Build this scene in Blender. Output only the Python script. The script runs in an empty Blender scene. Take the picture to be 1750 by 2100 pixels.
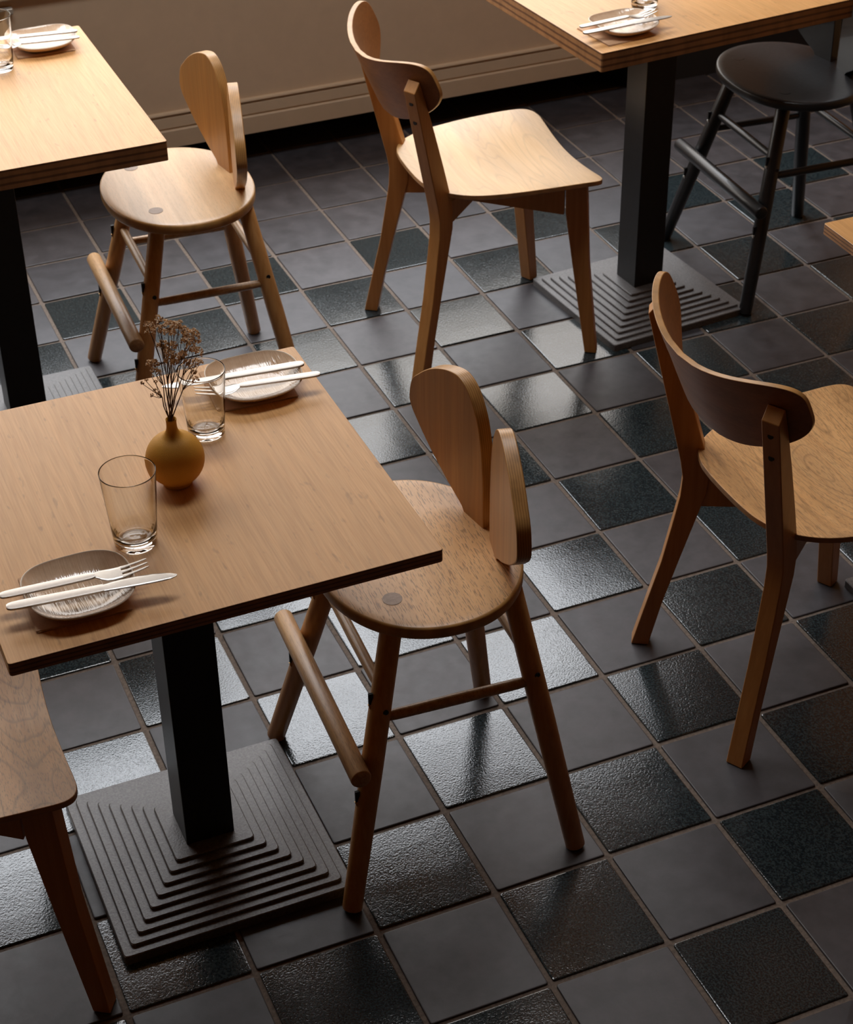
import bpy, math, random
from mathutils import Matrix, Vector

random.seed(7)
D = bpy.data
SC = bpy.context.scene
COL = SC.collection

# ------------------------------------------------------------------ camera
cam = D.cameras.new('camera')
cam.sensor_fit = 'HORIZONTAL'
cam.sensor_width = 36.0
cam.lens = 3801.9 / 1750.0 * 36.0
cam.clip_start = 0.05
cam.clip_end = 60
cam.dof.use_dof = True
cam.dof.focus_distance = 2.85
cam.dof.aperture_fstop = 15.0
cam_o = D.objects.new('camera', cam)
COL.objects.link(cam_o)
RIGHT = Vector((0.91949756, -0.39290311, -0.01230407))
FWD = Vector((0.31433698, 0.75370632, -0.57716467)).normalized()
RIGHT = (RIGHT - FWD * RIGHT.dot(FWD)).normalized()
UP = RIGHT.cross(FWD)
cam_o.matrix_world = Matrix(((RIGHT.x, UP.x, -FWD.x, -0.9144),
                             (RIGHT.y, UP.y, -FWD.y, -1.9213),
                             (RIGHT.z, UP.z, -FWD.z, 2.2704),
                             (0, 0, 0, 1)))
SC.camera = cam_o

# ------------------------------------------------------------------ world, light, exposure
world = D.worlds.new('overcast_sky')
SC.world = world
world.use_nodes = True
wn = world.node_tree
wn.nodes.clear()
wo = wn.nodes.new('ShaderNodeOutputWorld')
wb = wn.nodes.new('ShaderNodeBackground')
wb.inputs['Color'].default_value = (0.92, 0.95, 1.0, 1)
wb.inputs['Strength'].default_value = 11.2
wn.links.new(wb.outputs[0], wo.inputs[0])
# overcast sky: buildings and haze low down, brighter towards the zenith
wtc = wn.nodes.new('ShaderNodeTexCoord')
wse = wn.nodes.new('ShaderNodeSeparateXYZ')
wrp = wn.nodes.new('ShaderNodeValToRGB')
wn.links.new(wtc.outputs['Generated'], wse.inputs[0])
wn.links.new(wse.outputs['Z'], wrp.inputs[0])
we = wrp.color_ramp.elements
SKY = ((0.0, (1.8, 1.6, 1.4)), (0.10, (3.6, 3.4, 3.2)), (0.54, (3.9, 3.6, 3.3)), (0.61, (8.8, 9.0, 9.5)), (0.72, (11.0, 11.5, 12.2)),
       (1.0, (13.0, 13.0, 13.0)))
while len(we) < len(SKY):
    we.new(0.5)
for k, (p_, c_) in enumerate(SKY):
    we[k].position = p_
    we[k].color = (c_[0] / 14, c_[1] / 14, c_[2] / 14, 1)
wn.links.new(wrp.outputs[0], wb.inputs['Color'])

WIN_X0, WIN_X1, WIN_Z0, WIN_Z1, WIN_Y = -1.9, 2.05, 0.62, 2.98, 3.05
pl = D.lights.new('window_portal', 'AREA')
pl.shape = 'RECTANGLE'
pl.size = WIN_X1 - WIN_X0
pl.size_y = WIN_Z1 - WIN_Z0
pl.cycles.is_portal = True
pl_o = D.objects.new('window_portal', pl)
COL.objects.link(pl_o)
pl_o.location = ((WIN_X0 + WIN_X1) / 2, WIN_Y + 0.12, (WIN_Z0 + WIN_Z1) / 2)
pl_o.rotation_euler = (math.radians(-90), 0, 0)

# rooflight opening added in the unseen ceiling to brighten the tables below
RL_X0, RL_X1, RL_Y0, RL_Y1 = -0.8, 1.1, 1.05, 1.7
pl2 = D.lights.new('added_rooflight_portal', 'AREA')
pl2.shape = 'RECTANGLE'
pl2.size = RL_X1 - RL_X0
pl2.size_y = RL_Y1 - RL_Y0
pl2.cycles.is_portal = True
pl2_o = D.objects.new('added_rooflight_portal', pl2)
COL.objects.link(pl2_o)
pl2_o.location = ((RL_X0 + RL_X1) / 2, (RL_Y0 + RL_Y1) / 2, 3.25)

SC.view_settings.view_transform = 'Standard'
SC.view_settings.look = 'None'
SC.view_settings.gamma = 1.0
SC.view_settings.use_curve_mapping = False
SC.view_settings.exposure = 0.0
cy = SC.cycles
cy.use_denoising = True
cy.max_bounces = 10
cy.diffuse_bounces = 4
cy.glossy_bounces = 4
cy.transmission_bounces = 10
cy.transparent_max_bounces = 8
cy.caustics_refractive = True
cy.caustics_reflective = False
cy.blur_glossy = 0.4
cy.sample_clamp_indirect = 6.0


# ------------------------------------------------------------------ materials
def mat(name):
    m = D.materials.new(name)
    m.use_nodes = True
    nt = m.node_tree
    b = nt.nodes['Principled BSDF']
    return m, nt, b


def N(nt, t, **kw):
    n = nt.nodes.new(t)
    for k, v in kw.items():
        if hasattr(n, k):
            setattr(n, k, v)
        else:
            n.inputs[k].default_value = v
    return n


def mapping(nt, scale, rnd=True, rot=(0, 0, 0), coord='Object'):
    tc = N(nt, 'ShaderNodeTexCoord')
    mp = N(nt, 'ShaderNodeMapping')
    mp.inputs['Scale'].default_value = scale
    mp.inputs['Rotation'].default_value = rot
    nt.links.new(tc.outputs[coord], mp.inputs['Vector'])
    if rnd:
        oi = N(nt, 'ShaderNodeObjectInfo')
        mu = N(nt, 'ShaderNodeMath', operation='MULTIPLY')
        mu.inputs[1].default_value = 37.0
        nt.links.new(oi.outputs['Random'], mu.inputs[0])
        nt.links.new(mu.outputs[0], mp.inputs['Location'])
    return mp


def ramp(nt, stops):
    r = N(nt, 'ShaderNodeValToRGB')
    e = r.color_ramp.elements
    while len(e) < len(stops):
        e.new(0.5)
    for k, (p, c) in enumerate(stops):
        e[k].position = p
        e[k].color = (c[0], c[1], c[2], 1)
    return r


def gray(v):
    return (v, v, v)


def mixc(nt, a, b, fac, mode='MIX'):
    m = N(nt, 'ShaderNodeMix', data_type='RGBA', blend_type=mode)
    for sock, val in ((m.inputs['Factor'], fac), (m.inputs['A'], a), (m.inputs['B'], b)):
        pass
    ins = [i for i in m.inputs if i.enabled]
    for i, val in zip(ins, (fac, a, b)):
        if isinstance(val, bpy.types.NodeSocket):
            nt.links.new(val, i)
        elif isinstance(val, (int, float)):
            i.default_value = val
        else:
            i.default_value = (*val, 1)
    return [o for o in m.outputs if o.enabled][0]


def bump(nt, b, height, dist, strength=1.0, coat=True):
    bp = N(nt, 'ShaderNodeBump')
    bp.inputs['Distance'].default_value = dist
    bp.inputs['Strength'].default_value = strength
    nt.links.new(height, bp.inputs['Height'])
    nt.links.new(bp.outputs[0], b.inputs['Normal'])
    if coat:
        nt.links.new(bp.outputs[0], b.inputs['Coat Normal'])
    return bp


def grain_wood(name, light, dark, axis='Y', across=170, along=5, rough=0.42, coat=0.25,
               cathedral=0.0, pores=0.0, marks=0.0, broad=0.15):
    """Wood whose grain runs along one axis of the object, with streaks, rings, pores."""
    m, nt, b = mat(name)

    def sc(ac, al):
        return {'X': (al, ac, ac), 'Y': (ac, al, ac), 'Z': (ac, ac, al)}[axis]
    mp = mapping(nt, sc(across, along))
    n1 = N(nt, 'ShaderNodeTexNoise', Scale=1.0, Detail=3.0, Roughness=0.6)
    nt.links.new(mp.outputs[0], n1.inputs['Vector'])
    mp2 = mapping(nt, sc(across * 0.16, along * 0.5))
    n2 = N(nt, 'ShaderNodeTexNoise', Scale=1.0, Detail=2.0, Roughness=0.5)
    nt.links.new(mp2.outputs[0], n2.inputs['Vector'])
    r1 = ramp(nt, [(0.3, gray(0)), (0.7, gray(1))])
    nt.links.new(n1.outputs['Fac'], r1.inputs[0])
    c1 = mixc(nt, dark, light, r1.outputs[0])
    r2 = ramp(nt, [(0.35, gray(1.0 - broad)), (0.65, gray(1.0 + broad * .4))])
    nt.links.new(n2.outputs['Fac'], r2.inputs[0])
    c = mixc(nt, c1, r2.outputs[0], 1.0, 'MULTIPLY')
    h = n1.outputs['Fac']
    if cathedral:
        mp3 = mapping(nt, sc(9.0, 1.6))
        n3 = N(nt, 'ShaderNodeTexNoise', Scale=1.0, Detail=1.0, Roughness=0.4, Distortion=0.3)
        nt.links.new(mp3.outputs[0], n3.inputs['Vector'])
        mu = N(nt, 'ShaderNodeMath', operation='MULTIPLY')
        mu.inputs[1].default_value = 26.0
        nt.links.new(n3.outputs['Fac'], mu.inputs[0])
        fr = N(nt, 'ShaderNodeMath', operation='FRACT')
        nt.links.new(mu.outputs[0], fr.inputs[0])
        r3 = ramp(nt, [(0.0, gray(1.0)), (0.72, gray(1.0)), (0.9, gray(1.0 - cathedral)), (1.0, gray(1.0))])
        nt.links.new(fr.outputs[0], r3.inputs[0])
        c = mixc(nt, c, r3.outputs[0], 1.0, 'MULTIPLY')
    if pores:
        mp4 = mapping(nt, sc(620, 58))
        n4 = N(nt, 'ShaderNodeTexNoise', Scale=1.0, Detail=1.0, Roughness=0.5)
        nt.links.new(mp4.outputs[0], n4.inputs['Vector'])
        r4 = ramp(nt, [(0.36, gray(1.0 - pores)), (0.45, gray(1.0))])
        nt.links.new(n4.outputs['Fac'], r4.inputs[0])
        c = mixc(nt, c, r4.outputs[0], 1.0, 'MULTIPLY')
        h = r4.outputs[0]
    if marks:
        mp5 = mapping(nt, sc(80, 22))
        n5 = N(nt, 'ShaderNodeTexNoise', Scale=1.0, Detail=2.0, Roughness=0.7)
        nt.links.new(mp5.outputs[0], n5.inputs['Vector'])
        r5 = ramp(nt, [(0.27, gray(1.0 - marks)), (0.36, gray(1.0))])
        nt.links.new(n5.outputs['Fac'], r5.inputs[0])
        c = mixc(nt, c, r5.outputs[0], 1.0, 'MULTIPLY')
    nt.links.new(c, b.inputs['Base Color'])
    b.inputs['Roughness'].default_value = rough
    b.inputs['Coat Weight'].default_value = coat
    b.inputs['Coat Roughness'].default_value = 0.32
    b.inputs['Specular IOR Level'].default_value = 0.45
    bump(nt, b, h, 0.0004 if pores else 0.00015, 0.6)
    return m


def ply(name, light, dark, n=7, rough=0.45, coat=0.3):
    """Laminated edge: stripes across the thickness (the uv v runs 0..1 through the board)."""
    m, nt, b = mat(name)
    tc = N(nt, 'ShaderNodeTexCoord')
    sp = N(nt, 'ShaderNodeSeparateXYZ')
    nt.links.new(tc.outputs['UV'], sp.inputs[0])
    ns = N(nt, 'ShaderNodeTexNoise', Scale=1.0, Detail=2.0)
    mp = mapping(nt, (14, 14, 60))
    nt.links.new(mp.outputs[0], ns.inputs['Vector'])
    ad = N(nt, 'ShaderNodeMath', operation='MULTIPLY_ADD')
    ad.inputs[1].default_value = 0.10
    nt.links.new(ns.outputs['Fac'], ad.inputs[0])
    nt.links.new(sp.outputs['Y'], ad.inputs[2])
    mu = N(nt, 'ShaderNodeMath', operation='MULTIPLY')
    mu.inputs[1].default_value = float(n)
    nt.links.new(ad.outputs[0], mu.inputs[0])
    fr = N(nt, 'ShaderNodeMath', operation='PINGPONG')
    fr.inputs[1].default_value = 0.5
    nt.links.new(mu.outputs[0], fr.inputs[0])
    r = ramp(nt, [(0.10, dark), (0.24, light)])
    nt.links.new(fr.outputs[0], r.inputs[0])
    mp2 = mapping(nt, (40, 40, 12))
    n2 = N(nt, 'ShaderNodeTexNoise', Scale=1.0, Detail=2.0)
    nt.links.new(mp2.outputs[0], n2.inputs['Vector'])
    r2 = ramp(nt, [(0.3, gray(0.7)), (0.6, gray(1.0))])
    nt.links.new(n2.outputs['Fac'], r2.inputs[0])
    c = mixc(nt, r.outputs[0], r2.outputs[0], 1.0, 'MULTIPLY')
    nt.links.new(c, b.inputs['Base Color'])
    b.inputs['Roughness'].default_value = rough
    b.inputs['Coat Weight'].default_value = coat
    b.inputs['Coat Roughness'].default_value = 0.25
    return m


def plain(name, col, rough=0.5, metal=0.0, noise=0.0, nscale=40, bumpd=0.0, coat=0.0, spec=0.5, nstops=(0.3, 0.7)):
    m, nt, b = mat(name)
    mp = mapping(nt, (nscale,) * 3)
    n1 = N(nt, 'ShaderNodeTexNoise', Scale=1.0, Detail=4.0, Roughness=0.6)
    nt.links.new(mp.outputs[0], n1.inputs['Vector'])
    lo = tuple(c * (1 - noise) for c in col)
    hi = tuple(min(1, c * (1 + noise)) for c in col)
    r = ramp(nt, [(nstops[0], lo), (nstops[1], hi)])
    nt.links.new(n1.outputs['Fac'], r.inputs[0])
    nt.links.new(r.outputs[0], b.inputs['Base Color'])
    b.inputs['Roughness'].default_value = rough
    b.inputs['Metallic'].default_value = metal
    b.inputs['Coat Weight'].default_value = coat
    b.inputs['Specular IOR Level'].default_value = spec
    if bumpd:
        bump(nt, b, n1.outputs['Fac'], bumpd)
    return m


HONEY_L, HONEY_D = (0.62, 0.33, 0.12), (0.50, 0.235, 0.07)
M_bamboo = grain_wood('bamboo_top', (0.74, 0.415, 0.165), (0.60, 0.305, 0.105), across=430, along=11, rough=0.38, coat=0.0, marks=0.22, broad=0.07)
M_bamboo_edge = ply('bamboo_edge', (0.40, 0.20, 0.08), (0.16, 0.07, 0.03), n=3)
M_oak = grain_wood('oiled_oak', (0.76, 0.45, 0.20), (0.66, 0.36, 0.15), across=150, along=6, rough=0.40, coat=0.3, pores=0.45)
M_oak_seat = grain_wood('oak_veneer', (0.74, 0.43, 0.18), (0.64, 0.34, 0.13), across=150, along=6, rough=0.42, coat=0.1, pores=0.30, cathedral=0.30)
M_honey = grain_wood('honey_beech', HONEY_L, HONEY_D, axis='Z', across=120, along=4, rough=0.42, coat=0.3)
M_honey_x = grain_wood('honey_veneer', (0.52, 0.25, 0.065), (0.43, 0.185, 0.042), axis='Z', across=160, along=5, rough=0.45, coat=0.08)
M_leg_y = grain_wood('oak_rod', (0.62, 0.38, 0.18), (0.42, 0.22, 0.09), axis='Y', across=110, along=5, rough=0.38, coat=0.35, pores=0.25)
M_frame = grain_wood('chair_beech', (0.56, 0.26, 0.075), (0.47, 0.20, 0.05), axis='Z', across=100, along=4, rough=0.45, coat=0.25)
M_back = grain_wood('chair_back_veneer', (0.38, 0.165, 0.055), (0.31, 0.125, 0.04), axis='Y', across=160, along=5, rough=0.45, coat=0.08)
M_seat_l = grain_wood('birch_veneer', (0.66, 0.40, 0.16), (0.58, 0.33, 0.115), across=120, along=5, rough=0.34, coat=0.3, cathedral=0.14)
M_ply = ply('plywood_edge', (0.60, 0.32, 0.10), (0.42, 0.20, 0.055), n=6)
M_ply_seat = ply('seat_edge', (0.52, 0.27, 0.10), (0.30, 0.13, 0.045), n=4)
M_plug = grain_wood('end_grain_plug', (0.36, 0.25, 0.18), (0.30, 0.20, 0.14), across=500, along=400, rough=0.5, coat=0.1)
M_hole = plain('dark_screw_hole', (0.006, 0.005, 0.005), 0.6)
M_pad = plain('black_felt_pad', (0.012, 0.011, 0.010), 0.9)
M_black = plain('black_painted_steel', (0.010, 0.010, 0.011), 0.42, noise=0.2, nscale=60, bumpd=0.0001)
M_blackwood = plain('black_stained_wood', (0.020, 0.020, 0.022), 0.40, noise=0.35, nscale=90, bumpd=0.00025, coat=0.25)
M_blackmetal = plain('black_lacquer', (0.012, 0.012, 0.013), 0.38, noise=0.2, nscale=50, coat=0.2)
M_slot = plain('brass_keyhole', (0.55, 0.33, 0.12), 0.35, metal=0.6)
M_iron = plain('cast_iron', (0.10, 0.092, 0.088), 0.42, metal=0.0, noise=0.45, nscale=260, bumpd=0.0005, spec=0.7)
M_wall = plain('warm_wall_paint', (0.66, 0.50, 0.34), 0.75, noise=0.03, nscale=20, bumpd=0.0002)
M_trim = plain('taupe_trim_paint', (0.60, 0.46, 0.31), 0.5, noise=0.03, nscale=20)
M_room = plain('dim_room_plaster', (0.16, 0.08, 0.03), 0.85, noise=0.05, nscale=5)
M_side = plain('warm_side_wall_paint', (0.55, 0.27, 0.095), 0.8, noise=0.03, nscale=20)
M_ceil = plain('warm_ceiling', (0.40, 0.21, 0.085), 0.9, noise=0.03, nscale=10)
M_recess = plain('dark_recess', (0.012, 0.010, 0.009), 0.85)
M_grout = plain('sandy_grout', (0.15, 0.115, 0.090), 0.9, noise=0.35, nscale=160, bumpd=0.0010)
M_napkin = plain('brown_paper', (0.58, 0.36, 0.21), 0.8, noise=0.06, nscale=300, bumpd=0.0001)
M_steel = plain('brushed_steel', (0.50, 0.475, 0.445), 0.30, metal=1.0, noise=0.05, nscale=200)
M_vase = plain('mustard_ceramic', (0.62, 0.30, 0.035), 0.62, noise=0.05, nscale=600, bumpd=0.00025, spec=0.4)
M_vase_in = plain('dark_vase_mouth', (0.05, 0.03, 0.015), 0.8)
M_stem = plain('dried_stem', (0.10, 0.05, 0.03), 0.75)
M_flower = plain('dried_blossom', (0.85, 0.60, 0.42), 0.85, noise=0.35, nscale=400)
M_pale = plain('pale_metal', (0.55, 0.52, 0.46), 0.35, metal=0.5)


def glass_material():
    m, nt, b = mat('clear_glass')
    b.inputs['Base Color'].default_value = (0.98, 0.985, 0.98, 1)
    b.inputs['Transmission Weight'].default_value = 1.0
    b.inputs['Roughness'].default_value = 0.0
    b.inputs['IOR'].default_value = 1.48
    return m


M_glass = glass_material()


def plate_material():
    m, nt, b = mat('glazed_stoneware')
    tc = N(nt, 'ShaderNodeTexCoord')
    sp = N(nt, 'ShaderNodeSeparateXYZ')
    nt.links.new(tc.outputs['Object'], sp.inputs[0])
    n1 = N(nt, 'ShaderNodeTexNoise', Scale=60.0, Detail=3.0)
    nt.links.new(tc.outputs['Object'], n1.inputs['Vector'])
    r = ramp(nt, [(0.3, (0.66, 0.45, 0.29)), (0.7, (0.76, 0.56, 0.39))])
    nt.links.new(n1.outputs['Fac'], r.inputs[0])
    nt.links.new(r.outputs[0], b.inputs['Base Color'])
    b.inputs['Roughness'].default_value = 0.16
    b.inputs['Coat Weight'].default_value = 0.8
    b.inputs['Coat Roughness'].default_value = 0.06
    mp = mapping(nt, (420, 30, 30))
    n2 = N(nt, 'ShaderNodeTexNoise', Scale=1.0, Detail=1.0)
    nt.links.new(mp.outputs[0], n2.inputs['Vector'])
    bump(nt, b, n2.outputs['Fac'], 0.0012, 0.7)
    return m


M_plate = plate_material()
M_rim = plain('bare_plate_rim', (0.82, 0.70, 0.56), 0.35, noise=0.05, nscale=100)


def tile_matte():
    m, nt, b = mat('unglazed_quarry_tile')
    mp = mapping(nt, (24, 24, 24))
    n1 = N(nt, 'ShaderNodeTexNoise', Scale=1.0, Detail=5.0, Roughness=0.6)
    nt.links.new(mp.outputs[0], n1.inputs['Vector'])
    r = ramp(nt, [(0.3, (0.033, 0.031, 0.033)), (0.7, (0.060, 0.056, 0.061))])
    nt.links.new(n1.outputs['Fac'], r.inputs[0])
    oi = N(nt, 'ShaderNodeObjectInfo')
    rr = ramp(nt, [(0.0, (0.85, 0.85, 0.88)), (0.5, (1.0, 0.97, 0.96)), (1.0, (1.2, 1.12, 1.08))])
    nt.links.new(oi.outputs['Random'], rr.inputs[0])
    c = mixc(nt, r.outputs[0], rr.outputs[0], 1.0, 'MULTIPLY')
    nt.links.new(c, b.inputs['Base Color'])
    mp2 = mapping(nt, (30, 30, 30))
    n2 = N(nt, 'ShaderNodeTexNoise', Scale=1.0, Detail=4.0, Roughness=0.7)
    nt.links.new(mp2.outputs[0], n2.inputs['Vector'])
    r2 = ramp(nt, [(0.3, gray(0.40)), (0.75, gray(0.50))])
    nt.links.new(n2.outputs['Fac'], r2.inputs[0])
    nt.links.new(r2.outputs[0], b.inputs['Roughness'])
    b.inputs['Specular IOR Level'].default_value = 0.5
    bump(nt, b, n2.outputs['Fac'], 0.0005, 0.5)
    return m


def tile_gloss():
    m, nt, b = mat('salt_glazed_tile')
    mp = mapping(nt, (280, 280, 280))
    n1 = N(nt, 'ShaderNodeTexNoise', Scale=1.0, Detail=2.5, Roughness=0.55)
    nt.links.new(mp.outputs[0], n1.inputs['Vector'])
    r = ramp(nt, [(0.40, (0.008, 0.013, 0.016)), (0.62, (0.034, 0.046, 0.048))])
    nt.links.new(n1.outputs['Fac'], r.inputs[0])
    nt.links.new(r.outputs[0], b.inputs['Base Color'])
    mp2 = mapping(nt, (7, 7, 7))
    n2 = N(nt, 'ShaderNodeTexNoise', Scale=1.0, Detail=3.0, Roughness=0.6)
    nt.links.new(mp2.outputs[0], n2.inputs['Vector'])
    r2 = ramp(nt, [(0.35, gray(0.09)), (0.7, gray(0.16))])
    nt.links.new(n2.outputs['Fac'], r2.inputs[0])
    nt.links.new(r2.outputs[0], b.inputs['Roughness'])
    b.inputs['Specular IOR Level'].default_value = 0.72
    bump(nt, b, n1.outputs['Fac'], 0.0006, 0.5)
    return m


M_tile_m = tile_matte()
M_tile_g = tile_gloss()


# ------------------------------------------------------------------ mesh helpers
class MB:
    def __init__(self):
        self.v, self.f, self.mi, self.uv = [], [], [], []

    def add(self, vs, fs, mi=0, uvs=None):
        o = len(self.v)
        self.v += [tuple(p) for p in vs]
        for k, f in enumerate(fs):
            self.f.append(tuple(i + o for i in f))
            self.mi.append(mi)
            self.uv.append(uvs[k] if uvs else None)
        return self

    def box(self, x0, x1, y0, y1, z0, z1, mi=0):
        vs = [(x, y, z) for z in (z0, z1) for y in (y0, y1) for x in (x0, x1)]
        fs = [(0, 2, 3, 1), (4, 5, 7, 6), (0, 1, 5, 4), (2, 6, 7, 3), (0, 4, 6, 2), (1, 3, 7, 5)]
        return self.add(vs, fs, mi)

    def prism(self, poly, to3, depth, mi=0, mi_edge=None):
        """poly in the plane, to3(a, b, d) -> point; extruded d in 0..depth."""
        n = len(poly)
        vs = [to3(a, b, 0) for a, b in poly] + [to3(a, b, depth) for a, b in poly]
        self.add(vs, [tuple(range(n - 1, -1, -1)), tuple(range(n, 2 * n))], mi)
        o = len(self.v)
        per = 0
        fs, uvs = [], []
        for i in range(n):
            j = (i + 1) % n
            L = math.dist(poly[i], poly[j])
            fs.append((i, j, n + j, n + i))
            uvs.append(((per, 0), (per + L, 0), (per + L, 1), (per, 1)))
            per += L
        base = o - 2 * n
        for k, f in enumerate(fs):
            self.f.append(tuple(i + base for i in f))
            self.mi.append(mi if mi_edge is None else mi_edge)
            self.uv.append(uvs[k])
        return self

    def tube(self, pts, radii, seg=12, cap=True, mi=0, round_end=0.0):
        """tube along points"""
        rings = []
        P = [Vector(p) for p in pts]
        R = list(radii) if hasattr(radii, '__len__') else [radii] * len(P)
        if round_end:
            d0 = (P[1] - P[0]).normalized()
            d1 = (P[-1] - P[-2]).normalized()
            e = round_end
            P = [P[0], P[0] + d0 * e * 0.35, P[0] + d0 * e] + P[1:-1] + [P[-1] - d1 * e, P[-1] - d1 * e * 0.35, P[-1]]
            R = [R[0] - e, R[0] - e * 0.3, R[0]] + R[1:-1] + [R[-1], R[-1] - e * 0.3, R[-1] - e]
        up = None
        o = []
        for i, p in enumerate(P):
            d = (P[min(i + 1, len(P) - 1)] - P[max(i - 1, 0)]).normalized()
            if up is None:
                a = Vector((0, 0, 1)) if abs(d.z) < 0.9 else Vector((1, 0, 0))
                s = d.cross(a).normalized()
            else:
                s = (up - d * up.dot(d)).normalized()
            up = s
            t = d.cross(s)
            o += [tuple(p + (s * math.cos(2 * math.pi * k / seg) + t * math.sin(2 * math.pi * k / seg)) * R[i]) for k in range(seg)]
        fs = []
        for i in range(len(P) - 1):
            for k in range(seg):
                k2 = (k + 1) % seg
                fs.append((i * seg + k, (i + 1) * seg + k, (i + 1) * seg + k2, i * seg + k2))
        if cap:
            fs.append(tuple(range(seg)))
            fs.append(tuple((len(P) - 1) * seg + k for k in range(seg - 1, -1, -1)))
        return self.add(o, fs, mi)

    def lathe(self, prof, seg=40, mi=0, c=(0, 0, 0)):
        o = []
        for r, z in prof:
            r = max(r, 1e-5)
            o += [(c[0] + r * math.cos(2 * math.pi * k / seg), c[1] + r * math.sin(2 * math.pi * k / seg), c[2] + z) for k in range(seg)]
        fs = []
        for i in range(len(prof) - 1):
            for k in range(seg):
                k2 = (k + 1) % seg
                fs.append((i * seg + k, i * seg + k2, (i + 1) * seg + k2, (i + 1) * seg + k))
        return self.add(o, fs, mi)

    def mesh(self, name, mats, smooth=35, bevel=None):
        me = D.meshes.new(name)
        me.from_pydata(self.v, [], self.f)
        for m in (mats if isinstance(mats, (list, tuple)) else [mats]):
            me.materials.append(m)
        me.polygons.foreach_set('material_index', self.mi)
        if any(u is not None for u in self.uv):
            ul = me.uv_layers.new(name='UVMap')
            for p, u in zip(me.polygons, self.uv):
                if u is not None:
                    for li, uvc in zip(p.loop_indices, u):
                        ul.data[li].uv = uvc
        me.update()
        if smooth:
            me.polygons.foreach_set('use_smooth', [True] * len(me.polygons))
            me.set_sharp_from_angle(angle=math.radians(smooth))
        return me


def link(name, me, parent=None, loc=None, rotz=0.0):
    o = D.objects.new(name, me)
    COL.objects.link(o)
    if parent is not None:
        o.parent = parent
    if loc is not None:
        o.location = loc
    if rotz:
        o.rotation_euler = (0, 0, rotz)
    return o


def part(name, mb, mats, parent, smooth=35, bevel=None, seg=2):
    o = link(name, mb.mesh(name, mats, smooth), parent)
    if bevel:
        b = o.modifiers.new('bevel', 'BEVEL')
        b.width = bevel
        b.segments = seg
        b.limit_method = 'ANGLE'
        b.angle_limit = math.radians(50)
        b.harden_normals = True
    return o


def thing(name, label, cat, loc=(0, 0, 0), rotz=0.0, group=None):
    o = D.objects.new(name, None)
    COL.objects.link(o)
    o.location = loc
    o.rotation_euler = (0, 0, rotz)
    o.empty_display_size = 0.1
    return tag(o, label, cat, group)


def tag(o, label, cat, group=None):
    o['label'] = label
    o['category'] = cat
    if group:
        o['group'] = group
    return o


def struct(name, mb, mats, parent=None, smooth=0, bevel=None):
    o = part(name, mb, mats, parent, smooth, bevel)
    if parent is None:
        o['kind'] = 'structure'
    return o


def dup(o, parent=None, **kw):
    c = o.copy()
    COL.objects.link(c)
    if parent is not None:
        c.parent = parent
    for ch in [x for x in o.children]:
        dup(ch, c)
    return c


def dup_thing(o, label, loc, rotz, group=None):
    c = dup(o)
    c.location = loc
    c.rotation_euler = (0, 0, rotz)
    c['label'] = label
    if group:
        c['group'] = group
    return c


# ------------------------------------------------------------------ room shell
T = 0.208
floor = struct('floor', MB().box(-4.8, 3.6, -3.6, 3.2, -0.12, -0.0035), M_grout)

# tiles
def tile_mesh(k, m):
    rnd = random.Random(k)
    h = 0.1002 - rnd.random() * 0.0008
    r = 0.004
    out = []
    for (sx, sy) in ((1, 1), (-1, 1), (-1, -1), (1, -1)):
        cx, cyy = sx * (h - r), sy * (h - r)
        a0 = {(1, 1): 0, (-1, 1): 90, (-1, -1): 180, (1, -1): 270}[(sx, sy)]
        j = rnd.random() * 0.0009
        for q in range(3):
            a = math.radians(a0 + q * 45)
            out.append((cx + (r - j) * math.cos(a), cyy + (r - j) * math.sin(a)))
    n = len(out)
    mb = MB()
    vs = []
    for (s, z) in ((1.0, -0.010), (1.0, -0.0016), (0.992, -0.0004), (0.978, 0.0), (0.5, 0.0003)):
        vs += [(x * s, y * s, z + rnd.uniform(-1, 1) * (0.00012 if s > .99 else 0.00002)) for x, y in out]
    fs = []
    for i in range(4):
        for k2 in range(n):
            fs.append((i * n + k2, i * n + (k2 + 1) % n, (i + 1) * n + (k2 + 1) % n, (i + 1) * n + k2))
    fs.append(tuple(range(4 * n, 5 * n)))
    mb.add(vs, fs)
    return mb.mesh('tile', m, 0)


TM = [tile_mesh(i, M_tile_m) for i in range(4)]
TG = [tile_mesh(10 + i, M_tile_g) for i in range(4)]


def project(x, y, z=0):
    d = Vector((x, y, z)) - Vector((-0.9144, -1.9213, 2.2704))
    w = d.dot(FWD)
    return 875 + 3801.9 * d.dot(RIGHT) / w, 1050 - 3801.9 * d.dot(UP) / w, w


rest = MB()
rest_g = []
for Y in range(-16, 15):
    for X in range(-23, 17):
        x, y = (X + 0.5) * T, (Y + 0.5) * T
        if y > 3.05:
            continue
        gl = (X + Y) % 2 != 0 and Y <= 10
        u, v, w = project(x, y)
        if w > 0.3 and -70 < u < 1820 and -70 < v < 2190:
            rnd = random.Random(X * 91 + Y * 17)
            o = link('tile', (TG if gl else TM)[rnd.randrange(4)], floor,
                     (x + rnd.uniform(-1, 1) * 0.0008, y + rnd.uniform(-1, 1) * 0.0008, rnd.uniform(-1, 1) * 0.0004))
            o.rotation_euler = (rnd.uniform(-1, 1) * 0.003, rnd.uniform(-1, 1) * 0.003,
                                rnd.randrange(4) * math.pi / 2 + rnd.uniform(-1, 1) * 0.004)
        else:
            src = (TG if gl else TM)[(X * 5 + Y * 3) % 4]
            rest.add([(p.co.x + x, p.co.y + y, p.co.z) for p in src.vertices],
                     [tuple(p.vertices) for p in src.polygons], 1 if gl else 0)
ro = part('outer_tiles', rest, [M_tile_m, M_tile_g], floor, 40)
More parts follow.
